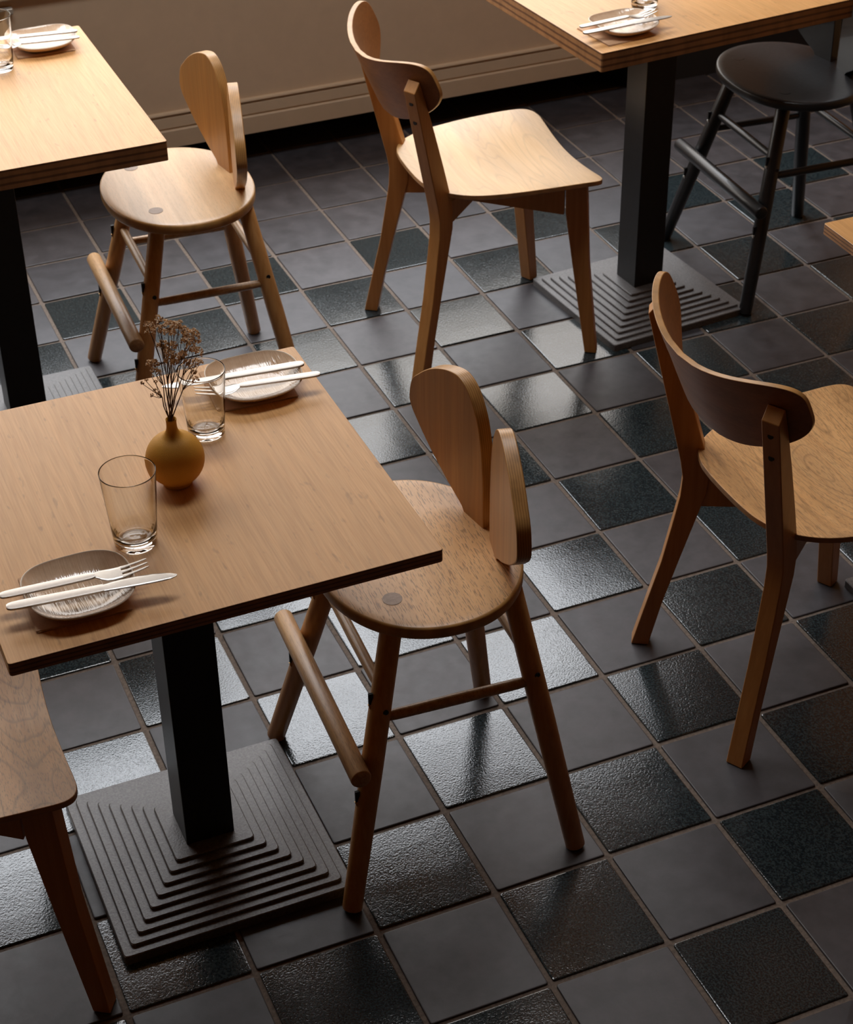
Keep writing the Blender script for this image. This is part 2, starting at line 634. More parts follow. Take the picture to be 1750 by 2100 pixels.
ro['kind'] = 'stuff'

# wall under the window: panel standing proud of a dark toe recess, window sill on top
wb_ = MB()
PY = 2.87
wb_.box(-4.8, 1.80, PY, PY + 0.05, 0.094, 0.585)
wb_.box(-4.8, 3.6, WIN_Y, WIN_Y + 0.20, 0.585, WIN_Z0)
wb_.box(-4.8, WIN_X0, WIN_Y, WIN_Y + 0.20, WIN_Z0, 3.2)
wb_.box(WIN_X1, 3.6, WIN_Y, WIN_Y + 0.20, WIN_Z0, 3.2)
wb_.box(WIN_X0, WIN_X1, WIN_Y, WIN_Y + 0.20, WIN_Z1, 3.2)
struct('wall_back', wb_, M_wall)
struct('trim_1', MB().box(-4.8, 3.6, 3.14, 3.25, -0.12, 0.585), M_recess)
# skirting board with groove and bead, one profile
prof = [(0, .094), (-.014, .094), (-.014, .143), (-.012, .146), (-.006, .1465), (-.006, .150), (-.010, .152),
        (-.008, .181), (-.003, .183), (-.003, .185), (-.009, .187), (-.011, .191), (-.009, .195), (-.002, .197), (0, .197)]
bb = MB().prism(prof, lambda a, b, d: (-4.8 + d, PY + a, b), 6.60)
struct('baseboard_back', bb, M_trim, smooth=20)
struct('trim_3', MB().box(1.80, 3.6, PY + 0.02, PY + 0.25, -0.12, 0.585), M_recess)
struct('trim_2', MB().box(-4.8, 3.6, PY - 0.02, WIN_Y + 0.02, 0.585, 0.615), M_trim)
struct('wall_left', MB().box(-5.0, -4.8, -3.6, 3.25, -0.12, 3.2), M_side)
struct('wall_right', MB().box(2.7, 2.9, -3.6, 3.25, -0.12, 3.2), M_side)
struct('wall_front', MB().box(-5.0, 3.8, -3.8, -3.6, -0.12, 3.2), M_room)
cl = MB()
cl.box(-5.0, 3.8, -3.8, RL_Y0, 3.2, 3.3)
cl.box(-5.0, 3.8, RL_Y1, 3.25, 3.2, 3.3)
cl.box(-5.0, RL_X0, RL_Y0, RL_Y1, 3.2, 3.3)
cl.box(RL_X1, 3.8, RL_Y0, RL_Y1, 3.2, 3.3)
struct('ceiling', cl, M_ceil)
wf = MB()
for a, b_ in ((WIN_X0, WIN_X0 + .05), (WIN_X1 - .05, WIN_X1), (0.42, 0.47), (-1.25, -1.20)):
    wf.box(a, b_, WIN_Y + .06, WIN_Y + .11, WIN_Z0, WIN_Z1)
wf.box(WIN_X0, WIN_X1, WIN_Y + .06, WIN_Y + .11, WIN_Z0, WIN_Z0 + .05)
wf.box(WIN_X0, WIN_X1, WIN_Y + .06, WIN_Y + .11, WIN_Z1 - .05, WIN_Z1)
w1 = struct('window_1', wf, M_trim)

# small fixture on the panel, far left
fx = thing('wall_bracket', 'small pale metal bracket on the brown wall behind the far left table', 'bracket', (-0.092, PY, 0.50))
part('cap', MB().box(-.03, .018, -.022, 0, .045, .062), M_pale, fx, bevel=.004)
part('back_plate', MB().box(-.026, .014, -.006, 0, -.03, .045), M_trim, fx, bevel=.001)
part('slot', MB().box(-.02, .008, -.008, -.005, .010, .020), M_hole, fx)


# ------------------------------------------------------------------ tables
def iron_base(mb, size, n=9):
    h = size / 2
    step = (h - 0.052) / n
    z = 0.0
    prev = None
    def ring(s, zz):
        c = 0.006 if s > 0.06 else 0.003
        p = []
        for sx, sy in ((1, 1), (-1, 1), (-1, -1), (1, -1)):
            a = [(s, s - c), (s - c * .3, s - c * .3), (s - c, s)] if sx * sy > 0 else [(s - c, s), (s - c * .3, s - c * .3), (s, s - c)]
            for (ax, ay) in a:
                p.append((sx * ax, sy * ay, zz))
        return p
    vs = []
    rings = 0
    zt = 0.018
    vs += ring(h, 0.0)
    rings += 1
    s = h
    for k in range(n):
        vs += ring(s, zt - 0.0015)
        vs += ring(s - 0.0015, zt)
        rings += 2
        s -= step
        vs += ring(s, zt + 0.0002)
        rings += 1
        zt += 0.0055
    fs = []
    m = 12
    for i in range(rings - 1):
        for k in range(m):
            k2 = (k + 1) % m
            fs.append((i * m + k, i * m + k2, (i + 1) * m + k2, (i + 1) * m + k))
    fs.append(tuple((rings - 1) * m + k for k in range(m)))
    fs.append(tuple(range(m - 1, -1, -1)))
    mb.add(vs, fs)
    return zt - 0.0055


def table(label, cx, cy_, sx, sy, th, base, rot=0.0):
    t = thing('cafe_table', label, 'table', (cx, cy_, 0), rot, 'cafe tables')
    poly = []
    r = 0.005
    for (qx, qy, a0) in ((1, 1, 0), (-1, 1, 90), (-1, -1, 180), (1, -1, 270)):
        for q in range(4):
            a = math.radians(a0 + q * 30)
            poly.append((qx * (sx / 2 - r) + r * math.cos(a), qy * (sy / 2 - r) + r * math.sin(a)))
    mb = MB().prism(poly, lambda a, b, d: (a, b, 0.75 - th + d), th, 0, 1)
    part('tabletop', mb, [M_bamboo, M_bamboo_edge], t, bevel=0.0012)
    bx, by = base
    ib = MB()
    top = iron_base(ib, 0.39)
    ib.v = [(x + bx, y + by, z) for x, y, z in ib.v]
    part('iron_base', ib, M_iron, t, smooth=25)
    part('pedestal_column', MB().box(bx - .041, bx + .041, by - .041, by + .041, top - 0.002, 0.75 - th), M_black, t, bevel=0.002)
    return t


table('bamboo-topped table in the foreground carrying the round mustard vase', -0.404, 0.278, 0.608, 0.612, 0.021, (-0.001, 0.012))
table('thick bamboo-topped table at upper left, one place setting at its far corner', -0.405, 1.802, 0.70, 0.70, 0.042, (0.030, -0.092))
table('thick bamboo-topped table at upper right between the pale-seated chair and black stool', 1.262, 1.830, 0.69, 0.61, 0.044, (-0.097, -0.140), math.radians(4.6))
table('thin bamboo-topped table of which one corner enters at the right edge', 1.232, 0.302, 0.61, 0.604, 0.021, (-0.055, -0.03))


# ------------------------------------------------------------------ wooden dining chairs
def chair(label, loc, rot, seat_mats, group):
    t = thing('dining_chair', label, 'chair', loc, rot, group)
    c30, s30 = math.cos(math.radians(30)), 0.5
    back = [(-.0005, 0), (.022, .1), (.045, .2), (.062, .3), (.070, .35), (.072, .39), (.066, .425), (.045, .51), (.020, .61), (-.008, .722)]
    front = [(.009, .744), (.030, .69), (.058, .61), (.087, .52), (.114, .43), (.119, .40), (.117, .36), (.103, .305), (.075, .195), (.052, .1), (.032, 0)]
    rp = [(a, b) for a, b in back] + front
    rp = rp[::-1]
    for s in (1, -1):
        def to3(a, b, d, s=s):
            return (a * c30 + d * s30, s * (.18 - a * s30 + d * c30), b + 0.001)
        mb = MB().prism(rp if s > 0 else rp[::-1], to3, .032)
        lg = part('rear_leg', mb, M_frame, t, smooth=30, bevel=0.002)
        pad = MB()
        pad.tube([to3(.016, -.001, .016), to3(.016, .004, .016)], .012, 10)
        part('foot_pad', pad, M_pad, lg)
        # two screws in the back face of the post, where the back rest is fixed
        for zz, aa in ((.695, -.001), (.648, .0105)):
            c0 = to3(aa - .001, zz, .016)
            c1 = to3(aa + .004, zz - .001, .016)
            sb = MB()
            sb.tube([c0, c1], .0052, 12)
            part('screw_hole', sb, M_hole, lg)
    fp = [(-.059, .437), (-.057, .364), (-.037, .232), (0, 0), (.028, 0), (.0015, .234), (-.010, .437)]
    for s in (1, -1):
        def to3(a, b, d, s=s):
            return (.432 + a * c30 + d * s30, s * (.206 + a * s30 - d * c30), b + 0.001)
        mb = MB().prism(fp, to3, .032)
        if s > 0:
            mb.f = [tuple(reversed(f)) for f in mb.f]
            mb.uv = [tuple(reversed(u)) if u else None for u in mb.uv]
        lg = part('front_leg', mb, M_frame, t, smooth=30, bevel=0.002)
        pad = MB()
        pad.tube([to3(.014, -.001, .016), to3(.014, .004, .016)], .012, 10)
        part('foot_pad', pad, M_pad, lg)
    # X-shaped rails under the seat
    for s in (1, -1):
        for (a, b, za, zb) in (((.098, .141), (.213, .058), .364 if s < 0 else .328, .398 if s < 0 else .345), ((.385, .166), (.195, .058), .360, .380)):
            ax, ay = a[0], s * a[1]
            bx, by = b[0], s * b[1]
            d = Vector((bx - ax, by - ay, 0)).normalized()
            nrm = Vector((-d.y, d.x, 0)) * .010
            vs = []
            for (px, py, z0) in ((ax, ay, za), (bx, by, zb)):
                for sg in (-1, 1):
                    for zz in (z0, .4235):
                        vs.append((px + nrm.x * sg, py + nrm.y * sg, zz))
            fs = [(0, 1, 3, 2), (4, 6, 7, 5), (0, 4, 5, 1), (2, 3, 7, 6), (1, 5, 7, 3), (0, 2, 6, 4)]
            part('seat_rail', MB().add(vs, fs), M_frame, t, bevel=.001)
    part('centre_block', MB().box(.18, .235, -.07, .07, .386, .4235), M_frame, t, bevel=.001)
    # seat
    half = [(.059, 0), (.0595, .03), (.061, .06), (.067, .098), (.086, .138), (.12, .170), (.17, .195), (.25, .212), (.33, .220), (.40, .223),
            (.436, .221), (.455, .211), (.464, .193), (.466, .17), (.463, .11), (.460, .05), (.459, 0)]
    hl = half[:]
    outl = hl + [(x, -y) for x, y in hl[-2:0:-1]]
    # resample smoothly
    pts = [Vector((x, y, 0)) for x, y in outl]
    n0 = len(pts)
    res = []
    for i in range(n0):
        p0, p1, p2, p3 = pts[i - 1], pts[i], pts[(i + 1) % n0], pts[(i + 2) % n0]
        for q in range(3):
            u = q / 3
            res.append(0.5 * ((2 * p1) + (p2 - p0) * u + (2 * p0 - 5 * p1 + 4 * p2 - p3) * u * u + (3 * p1 - p0 - 3 * p2 + p3) * u ** 3))
    cx0 = .27

    def zf(x, y):
        z = .457 - .020 * (1 - min(1, abs(y) / .222) ** 2) * min(1, max(0, (x - .03) / .2))
        if x > .39:
            z -= .9 * (x - .39) ** 2
        if x < .16:
            z += .35 * (.16 - x) ** 2
        return z
    mb = MB()
    th = .0115
    n = len(res)
    fr = [0.0, .2, .4, .6, .78, .9, .97, 1.0]
    for side in (0, 1):
        vs = [(cx0, 0, zf(cx0, 0) - th * side)]
        for f in fr[1:]:
            for p in res:
                x, y = cx0 + (p.x - cx0) * f, p.y * f
                vs.append((x, y, zf(x, y) - th * side))
        fs = []
        for k in range(n):
            fs.append((0, 1 + k, 1 + (k + 1) % n))
        for r in range(len(fr) - 2):
            for k in range(n):
                k2 = (k + 1) % n
                fs.append((1 + r * n + k, 1 + (r + 1) * n + k, 1 + (r + 1) * n + k2, 1 + r * n + k2))
        if side:
            fs = [tuple(reversed(f)) for f in fs]
        mb.add(vs, fs, 0)
    nv = 1 + (len(fr) - 1) * n
    o1 = nv - n
    for k in range(n):
        k2 = (k + 1) % n
        mb.f.append((o1 + k2, o1 + k, nv + o1 + k, nv + o1 + k2))
        mb.mi.append(1)
        mb.uv.append(((k + 1, 1), (k, 1), (k, 0), (k + 1, 0)))
    # outline runs front-ward along +y first: make sure normals face out
    mb.f = [tuple(reversed(f)) for f in mb.f]
    mb.uv = [tuple(reversed(u)) if u else None for u in mb.uv]
    part('seat', mb, seat_mats, t, smooth=40, bevel=.0018)
    # curved back rest
    x0, k2_, k4, zc, tl, W, H, pp, bow = .481 - .505, 1.217, 5.355, .68, math.tan(.402), .226, .0735, 3.34, 1.30
    th = .0125
    mb = MB()
    na = 96
    rr = [0, .15, .3, .45, .6, .75, .88, .96, 1.0]

    def bpt(u, v, off):
        sl = 2 * k2_ * u + 4 * k4 * u ** 3
        nn = math.sqrt(1 + sl * sl)
        return (x0 + k2_ * u * u + k4 * u ** 4 - tl * v + off / nn, u - off * sl / nn, zc + v + bow * u * u)
    for side in (0, 1):
        vs = [bpt(0, 0, th * side)]
        for r in rr[1:]:
            for k in range(na):
                a = 2 * math.pi * k / na
                c, s = math.cos(a), math.sin(a)
                u = W * math.copysign(abs(c) ** (2 / pp), c) * r
                v = H * math.copysign(abs(s) ** (2 / pp), s) * r
                vs.append(bpt(u, v, th * side))
        fs = [(0, 1 + k, 1 + (k + 1) % na) for k in range(na)]
        for r in range(len(rr) - 2):
            for k in range(na):
                kk = (k + 1) % na
                fs.append((1 + r * na + k, 1 + (r + 1) * na + k, 1 + (r + 1) * na + kk, 1 + r * na + kk))
        if not side:
            fs = [tuple(reversed(f)) for f in fs]
        mb.add(vs, fs, 0)
    nv = 1 + (len(rr) - 1) * na
    o1 = nv - na
    for k in range(na):
        kk = (k + 1) % na
        mb.f.append((o1 + k, o1 + kk, nv + o1 + kk, nv + o1 + k))
        mb.mi.append(1)
        mb.uv.append(((k, 0), (k + 1, 0), (k + 1, 1), (k, 1)))
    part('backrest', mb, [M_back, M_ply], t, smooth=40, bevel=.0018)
    return t


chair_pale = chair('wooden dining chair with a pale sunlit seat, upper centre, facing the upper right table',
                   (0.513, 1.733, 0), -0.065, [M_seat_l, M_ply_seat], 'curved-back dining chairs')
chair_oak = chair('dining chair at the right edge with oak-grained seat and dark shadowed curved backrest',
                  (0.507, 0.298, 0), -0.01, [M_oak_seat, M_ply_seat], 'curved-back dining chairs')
dup_thing(chair_oak, 'dining chair cut off at lower left, its seat tucked under the foreground table',
          (-1.092, 0.254, 0), -0.05, 'curved-back dining chairs')


# ------------------------------------------------------------------ eared stools
def stool(label, loc, rot, wood, seatm, rod, edge, plug, ear_face, group, slotm):
    t = thing('eared_stool_chair', label, 'chair', loc, rot, group)
    ZS = .520
    sy0 = .0
    # seat: superellipse disc
    mb = MB()
    n = 96
    A, B = .165, .203
    lay = [(0, 0), (.3, 0), (.6, 0), (.9, 0), (1 - .004 / A, 0), (1 - .0012 / A, -.0012), (1, -.004), (1, -.018), (1 - .0012 / A, -.0208), (1 - .004 / A, -.022), (.5, -.022), (0, -.022)]
    vs = []
    for f, dz in lay:
        f = max(f, 1e-4)
        for k in range(n):
            a = 2 * math.pi * k / n
            c, s = math.cos(a), math.sin(a)
            e = 2 / 2.15
            vs.append((-.020 + A * f * math.copysign(abs(c) ** e, c), sy0 + B * f * math.copysign(abs(s) ** e, s), ZS + dz))
    fs = []
    for i in range(len(lay) - 1):
        for k in range(n):
            k2 = (k + 1) % n
            fs.append((i * n + k, (i + 1) * n + k, (i + 1) * n + k2, i * n + k2))
    mb.add(vs, fs, 0)
    for j, f in enumerate(mb.f):
        if 4 <= j // n <= 8:
            mb.mi[j] = 1
    part('seat', mb, [seatm, edge], t, smooth=50)
    legs = {}
    for (nm, fxx, fyy, txx, tyy) in (('fl', -.217, -.228, -.092, -.108), ('bl', -.217, .218, -.092, .124), ('fr', .180, -.225, .100, -.110), ('br', .180, .206, .100, .118)):
        mb = MB()
        p0 = Vector((fxx, fyy, .004))
        p1 = Vector((txx, tyy, ZS - .02))
        mb.tube([p0, p0.lerp(p1, .5), p1], [.0165, .0185, .0175], 20, round_end=.0015)
        lg = part('leg', mb, wood, t, smooth=40)
        legs[nm] = (p0, p1)
        part('foot_pad', MB().tube([p0 + Vector((0, 0, -.004)), p0 + Vector((0, 0, .002))], .012, 12), M_pad, lg)

        def at(z, p0=p0, p1=p1):
            return p0.lerp(p1, (z - p0.z) / (p1.z - p0.z))
        if fxx < 0:
            part('dowel_plug', MB().tube([(txx - .002, tyy, ZS - .004), (txx - .002, tyy, ZS + .0005)], .0155, 28), plug, t)
            for zz in (.345, .185):
                c = at(zz)
                part('keyhole', MB().tube([c + Vector((-.0130, 0, .006)), c + Vector((-.0190, 0, .004))], .0045, 12), slotm, lg)
                part('keyhole', MB().box(c.x - .0190, c.x - .012, c.y - .0022, c.y + .0022, zz + .008, zz + .030), M_hole, lg)
        # screw hole on the outer face
        if fyy < 0:
            c = at(.345)
            part('screw_hole', MB().tube([c + Vector((.003, -.0140, 0)), c + Vector((.003, -.0190, 0))], .0048, 12), M_hole, lg)

    def L(nm, z):
        p0, p1 = legs[nm]
        return p0.lerp(p1, (z - p0.z) / (p1.z - p0.z))
    for a, b, z in (('fl', 'fr', .325), ('bl', 'br', .325), ('fl', 'bl', .368), ('fr', 'br', .368)):
        p, q = L(a, z), L(b, z)
        m_ = (p + q) / 2
        part('stretcher', MB().tube([p, p.lerp(q, .12), m_, p.lerp(q, .88), q], [.0075, .0092, .0098, .0092, .0075], 14), rod, t, smooth=60)
    z = .262
    xb = (L('fl', z).x) - .034
    part('footrest', MB().tube([(xb, -.210, z), (xb, 0, z), (xb, .228, z)], .0168, 24, round_end=.003), rod, t, smooth=40)
    # ears
    x0, dy, zc, yaw, tk = .092, .068, .660, .201, .0225
    ctl = [(.172, .655), (.163, .690), (.140, .713), (.112, .735), (.080, .753), (.048, .765), (.020, .769), (-.004, .760),
           (-.022, .741), (-.038, .710), (-.049, .664), (-.054, .608), (-.055, .560), (-.055, .514), (.000, .514), (.009, .526),
           (.050, .549), (.080, .568), (.113, .590), (.146, .617), (.165, .636)]
    out = []
    nc = len(ctl)
    for i in range(nc):
        p0, p1, p2, p3 = [Vector(ctl[(i + q) % nc]) for q in (-1, 0, 1, 2)]
        if 12 <= i <= 14:
            out.append((p1.x, p1.y - zc))
            continue
        for q in range(5):
            u = q / 5
            v = 0.5 * ((2 * p1) + (p2 - p0) * u + (2 * p0 - 5 * p1 + 4 * p2 - p3) * u * u + (3 * p1 - p0 - 3 * p2 + p3) * u ** 3)
            out.append((v.x, v.y - zc))
    na = len(out)
    for side in (1, -1):
        def ep(a, b, off):
            return (x0 + off * math.cos(yaw) - a * math.sin(yaw), side * (dy + a * math.cos(yaw) + off * math.sin(yaw)), zc + b)
        mb = MB()
        for off, flip in ((0, False), (tk, True)):
            vs = [ep(0, 0, off)] + [ep(w, v, off) for w, v in out]
            fs = [(0, 1 + k, 1 + (k + 1) % na) for k in range(na)]
            if flip:
                fs = [tuple(reversed(f)) for f in fs]
            mb.add(vs, fs, 0)
        nv = na + 1
        for k in range(na):
            k2 = (k + 1) % na
            mb.f.append((1 + k2, 1 + k, nv + 1 + k, nv + 1 + k2))
            mb.mi.append(1)
            mb.uv.append(((k + 1, 0), (k, 0), (k, 1), (k + 1, 1)))
        if side < 0:
            mb.f = [tuple(reversed(f)) for f in mb.f]
            mb.uv = [tuple(reversed(u)) if u else None for u in mb.uv]
        part('ear_backrest', mb, [ear_face, edge if edge is not wood else ear_face], t, smooth=40, bevel=.002)
    return t


st1 = stool('oiled oak stool chair with two ear-shaped backs beside the foreground table',
            (0.0, 0.276, 0), -0.056, M_honey, M_oak, M_leg_y, M_ply, M_plug, M_honey_x, 'stool chairs with ear backs', M_slot)
st2 = stool('pale honey stool chair with two ear-shaped backs under the upper left table',
            (0.048, 1.728, 0), -0.045, M_honey, grain_wood('honey_seat', (0.66, 0.42, 0.20), (0.58, 0.34, 0.15), across=160, along=6, rough=0.36, coat=0.35, pores=0.12),
            M_leg_y, M_ply, M_plug, M_honey_x, 'stool chairs with ear backs', M_slot)
st3 = stool('black stained stool chair with footrest, upper right corner under the table',
            (1.606, 1.720, 0), -0.045, M_blackmetal, M_blackwood, M_blackmetal, M_blackmetal, M_blackwood, M_blackmetal, 'stool chairs with ear backs', M_pale)


# ------------------------------------------------------------------ table settings
def plate(label, x, y, rot, scale=1.0):
    t = thing('ribbed_plate', label, 'plate', (x, y, 0.7523), rot, 'plates on napkins')
    seg = 160
    pp = 2.7
    R0 = .0735
    prof = [(0, .0022), (.3, .0022), (.52, .0026), (.62, .0040), (.76, .0090), (.90, .0160), (.975, .0205)]
    rim = [(.985, .0216), (1.0, .0212), (1.006, .0200)]
    under = [(.93, .0135), (.78, .0062), (.62, .0012), (.55, .0), (.3, .0), (0, .0)]

    def ring(f, z, rib):
        f = max(f, 1e-4)
        o = []
        for k in range(seg):
            a = 2 * math.pi * k / seg
            c, s = math.cos(a), math.sin(a)
            rr = (abs(c) ** pp + abs(s) ** pp) ** (-1 / pp)
            rr *= 1 + .02 * math.cos(a - .9)
            g = R0 * f * rr + (rib * (.0005 if k % 2 else -.0005))
            zz = z + .003 * math.cos(2 * a) * f ** 4 * (1 if z > .005 else 0)
            o.append((g * c, g * s * .95, zz))
        return o
    def skin(layers):
        vs = []
        for f, z, rb in layers:
            vs += ring(f, z, rb)
        fs = []
        for i in range(len(layers) - 1):
            for k in range(seg):
                k2 = (k + 1) % seg
                fs.append((i * seg + k, i * seg + k2, (i + 1) * seg + k2, (i + 1) * seg + k))
        return vs, fs
    lay = [(f, z, 1 if .6 < f < .95 else 0) for f, z in prof]
    body = lay + [(f, z, 0) for f, z in rim] + [(f, z, 0) for f, z in under]
    mb = MB()
    vs, fs = skin(body)
    mb.add(vs, fs, 0)
    for j in range(len(mb.f)):
        if len(prof) - 1 <= j // seg <= len(prof) + 1:
            mb.mi[j] = 1
    part('dish', mb, [M_plate, M_rim], t, smooth=60)
    t.scale = (scale,) * 3
    return t


def napkin(label, x, y, rot):
    t = thing('folded_napkin', label, 'napkin', (x, y, 0.7500), rot, 'paper napkins')
    for i, (dx, dz, a) in enumerate(((0, 0.0002, 0), (.0015, .0010, .012), (-.001, .0017, -.008))):
        mb = MB()
        h = .0635 - i * .0006
        vs, fs = [], []
        g = 6
        for sd in (0, 1):
            for iy in range(g + 1):
                for ix in range(g + 1):
                    xx, yy = -h + 2 * h * ix / g, -h + 2 * h * iy / g
                    lift = .0006 * i * (abs(xx) / h) ** 3 * (1 if yy < 0 else .2)
                    vs.append((xx * math.cos(a) - yy * math.sin(a) + dx, xx * math.sin(a) + yy * math.cos(a), dz + lift + sd * .0005))
        m = (g + 1) * (g + 1)
        for iy in range(g):
            for ix in range(g):
                q = iy * (g + 1) + ix
                fs.append((q, q + g + 1, q + g + 2, q + 1))
                fs.append((m + q, m + q + 1, m + q + g + 2, m + q + g + 1))
        edge = [ix for ix in range(g + 1)] + [(iy + 1) * (g + 1) - 1 for iy in range(1, g + 1)] + [g * (g + 1) + ix for ix in range(g - 1, -1, -1)] + [iy * (g + 1) for iy in range(g - 1, 0, -1)]
        for k in range(len(edge)):
            p, q = edge[k], edge[(k + 1) % len(edge)]
            fs.append((p, q, m + q, m + p))
        mb.add(vs, fs)
        part('paper_fold', mb, M_napkin, t, smooth=0)
    return t


def flat_loft(stations, thick):
    """stations: (x, y_low, y_high, z); a thin blade with rounded edges."""
    mb = MB()
    vs = []
    for (x, a, b, z) in stations:
        m = (a + b) / 2
        w = (b - a) / 2
        for (fy, fz) in ((-1, 0), (-.92, .42), (-.6, .5), (0, .5), (.6, .5), (.92, .42), (1, 0), (.92, -.42), (.6, -.5), (0, -.5), (-.6, -.5), (-.92, -.42)):
            vs.append((x, m + w * fy, z + thick * fz))
    fs = []
    n = 12
    for i in range(len(stations) - 1):
        for k in range(n):
            k2 = (k + 1) % n
            fs.append((i * n + k, (i + 1) * n + k, (i + 1) * n + k2, i * n + k2))
    fs.append(tuple(range(n)))
    fs.append(tuple((len(stations) - 1) * n + k for k in range(n - 1, -1, -1)))
    return mb.add(vs, fs)


def place_between(t, a, b, L):
    """put the thing so that its local x runs from a to b"""
    a, b = Vector(a), Vector(b)
    d = (b - a).normalized()
    y = Vector((0, 0, 1)).cross(d).normalized()
    z = d.cross(y)
    mid = (a + b) / 2
    o = mid - d * (L / 2)
    t.matrix_world = Matrix(((d.x, y.x, z.x, o.x), (d.y, y.y, z.y, o.y), (d.z, y.z, z.z, o.z), (0, 0, 0, 1)))


def knife(label, a, b):
    """a: handle end, b: tip"""
    t = thing('table_knife', label, 'knife', group='knives')
    st = []
    for (x, w) in ((0, .003), (.0012, .0052), (.004, .0072), (.009, .0084), (.02, .0090), (.06, .0090), (.10, .0084), (.128, .0078)):
        st.append((x, -w, w, 0))
    part('handle', flat_loft(st, .0038), M_steel, t, smooth=50)
    bl = []
    for (x, lo, hi) in ((.1275, -.0078, .0078), (.133, -.0080, .0086), (.142, -.0086, .0104), (.155, -.0092, .0116), (.175, -.0098, .0116), (.195, -.0100, .0100), (.210, -.0094, .0072), (.219, -.0078, .0036), (.2245, -.0052, .0), (.2262, -.0030, -.001)):
        bl.append((x, lo, hi, -.0002))
    part('blade', flat_loft(bl, .0018), M_steel, t, smooth=50)
    place_between(t, a, b, .2262)
    return t


def fork(label, a, b):
    t = thing('table_fork', label, 'fork', group='forks')
    st = []
    for (x, w) in ((0, .0025), (.0012, .0048), (.004, .0066), (.009, .0076), (.02, .0080), (.06, .0079), (.10, .0074), (.118, .0070), (.124, .0060), (.1275, .0044)):
        st.append((x, -w, w, 0))
    part('handle', flat_loft(st, .0034), M_steel, t, smooth=50)
    hd = [(.126, -.0044, .0044, 0), (.130, -.0080, .0080, -.001), (.135, -.0114, .0114, -.0025), (.142, -.0132, .0132, -.0042), (.150, -.0134, .0134, -.0050), (.163, -.0130, .0130, -.0045)]
    part('fork_head', flat_loft(hd, .0016), M_steel, t, smooth=50)
    for yc in (-.0098, 0, .0098):
        tn = [(.162, yc - .0032, yc + .0032, -.0046), (.170, yc * .97 - .0022, yc * .97 + .0022, -.0036), (.185, yc * .93 - .0017, yc * .93 + .0017, -.001), (.196, yc * .9 - .0012, yc * .9 + .0012, .0014), (.199, yc * .9 - .0005, yc * .9 + .0005, .0020)]
        part('tine', flat_loft(tn, .0015), M_steel, t, smooth=50)
    place_between(t, a, b, .199)
    return t


def tumbler(label, x, y, s=1.0):
    t = thing('water_glass', label, 'glass', (x, y, 0.7501), group='water glasses')
    H_, rb, rt = .121, .0300, .0392
    outer = [(0, .0012), (.012, .0012), (.018, .0), (.0255, .0), (.0288, .0012), (.0300, .004)]
    for k in range(1, 9):
        f = k / 8
        outer.append((rb + (rt - rb) * f, .004 + (H_ - .0045) * f))
    outer.insert(-1, (rt - .00015, H_ - .002))
    inner = [(rt - .0004, H_), (rt - .0010, H_ - .0003), (rt - .0013, H_ - .0010), (rt - .00145, H_ - .0025)]
    for k in range(1, 8):
        f = 1 - k / 8
        inner.append((rb - .0016 + (rt - rb) * f, .016 + (H_ - .018) * f))
    inner += [(rb - .0035, .0135), (rb - .007, .0112), (.017, .0098), (.012, .0108), (.006, .0100), (0, .0102)]
    mb = MB().lathe(outer + inner, 64)
    part('tumbler', mb, M_glass, t, smooth=60)
    t.scale = (s, s, s)
    return t


# foreground table, near setting
napkin('brown napkin under the near plate, front left of the foreground table', -0.594, 0.080, -0.03)
plate('beige ribbed plate at the near left corner of the foreground table', -0.588, 0.072, 0.02)
knife('table knife with its tip to the right, across the near foreground plate', (-0.688, 0.056, 0.7762), (-0.4615, 0.034, 0.7770))
fork('fork with upturned tines on the near foreground plate, beside the knife', (-0.690, 0.0835, 0.7762), (-0.4925, 0.069, 0.7790))
tumbler('empty water glass standing in front of the mustard vase', -0.485, 0.161, 1.0)
# foreground table, far setting
napkin('brown napkin under the far plate by the foreground table back corner', -0.208, 0.497, -0.05)
plate('beige ribbed plate at the far right corner of the foreground table', -0.200, 0.488, 0.02)
knife('bright table knife across the far foreground plate, tip behind the flowers', (-0.119, 0.481, 0.7775), (-0.343, 0.503, 0.7765))
fork('fork across the far foreground plate, tines seen through the glass', (-0.106, 0.441, 0.7775), (-0.303, 0.470, 0.7765))
tumbler('empty water glass standing behind the mustard vase', -0.309, 0.391, 0.925)
# far left table
napkin('grey-lit napkin under the plate on the far left table', -0.163, 2.066, -0.03)
plate('white-lit ribbed plate at the corner of the far left table', -0.160, 2.060, 0.02)
knife('white-shining knife on the far left table plate, nearer the wall', (-0.082, 2.048, 0.7775), (-0.305, 2.082, 0.7770))
fork('white-shining fork on the far left table plate', (-0.088, 2.008, 0.7775), (-0.283, 2.038, 0.7770))
tumbler('water glass cut by the left picture edge on the far left table', -0.277, 1.966, 1.0)
# upper right table
napkin('brown napkin under the plate on the upper right table', 1.030, 1.598, 0.12)
plate('beige ribbed plate on the upper right table corner', 1.050, 1.602, 0.09)
knife('knife pointing right across the plate on the upper right table', (0.928, 1.560, 0.7775), (1.153, 1.572, 0.7775))
fork('fork pointing right across the plate on the upper right table', (0.938, 1.597, 0.7775), (1.136, 1.613, 0.7785))
tumbler('water glass behind the plate on the upper right table', 1.163, 1.712, 1.0)

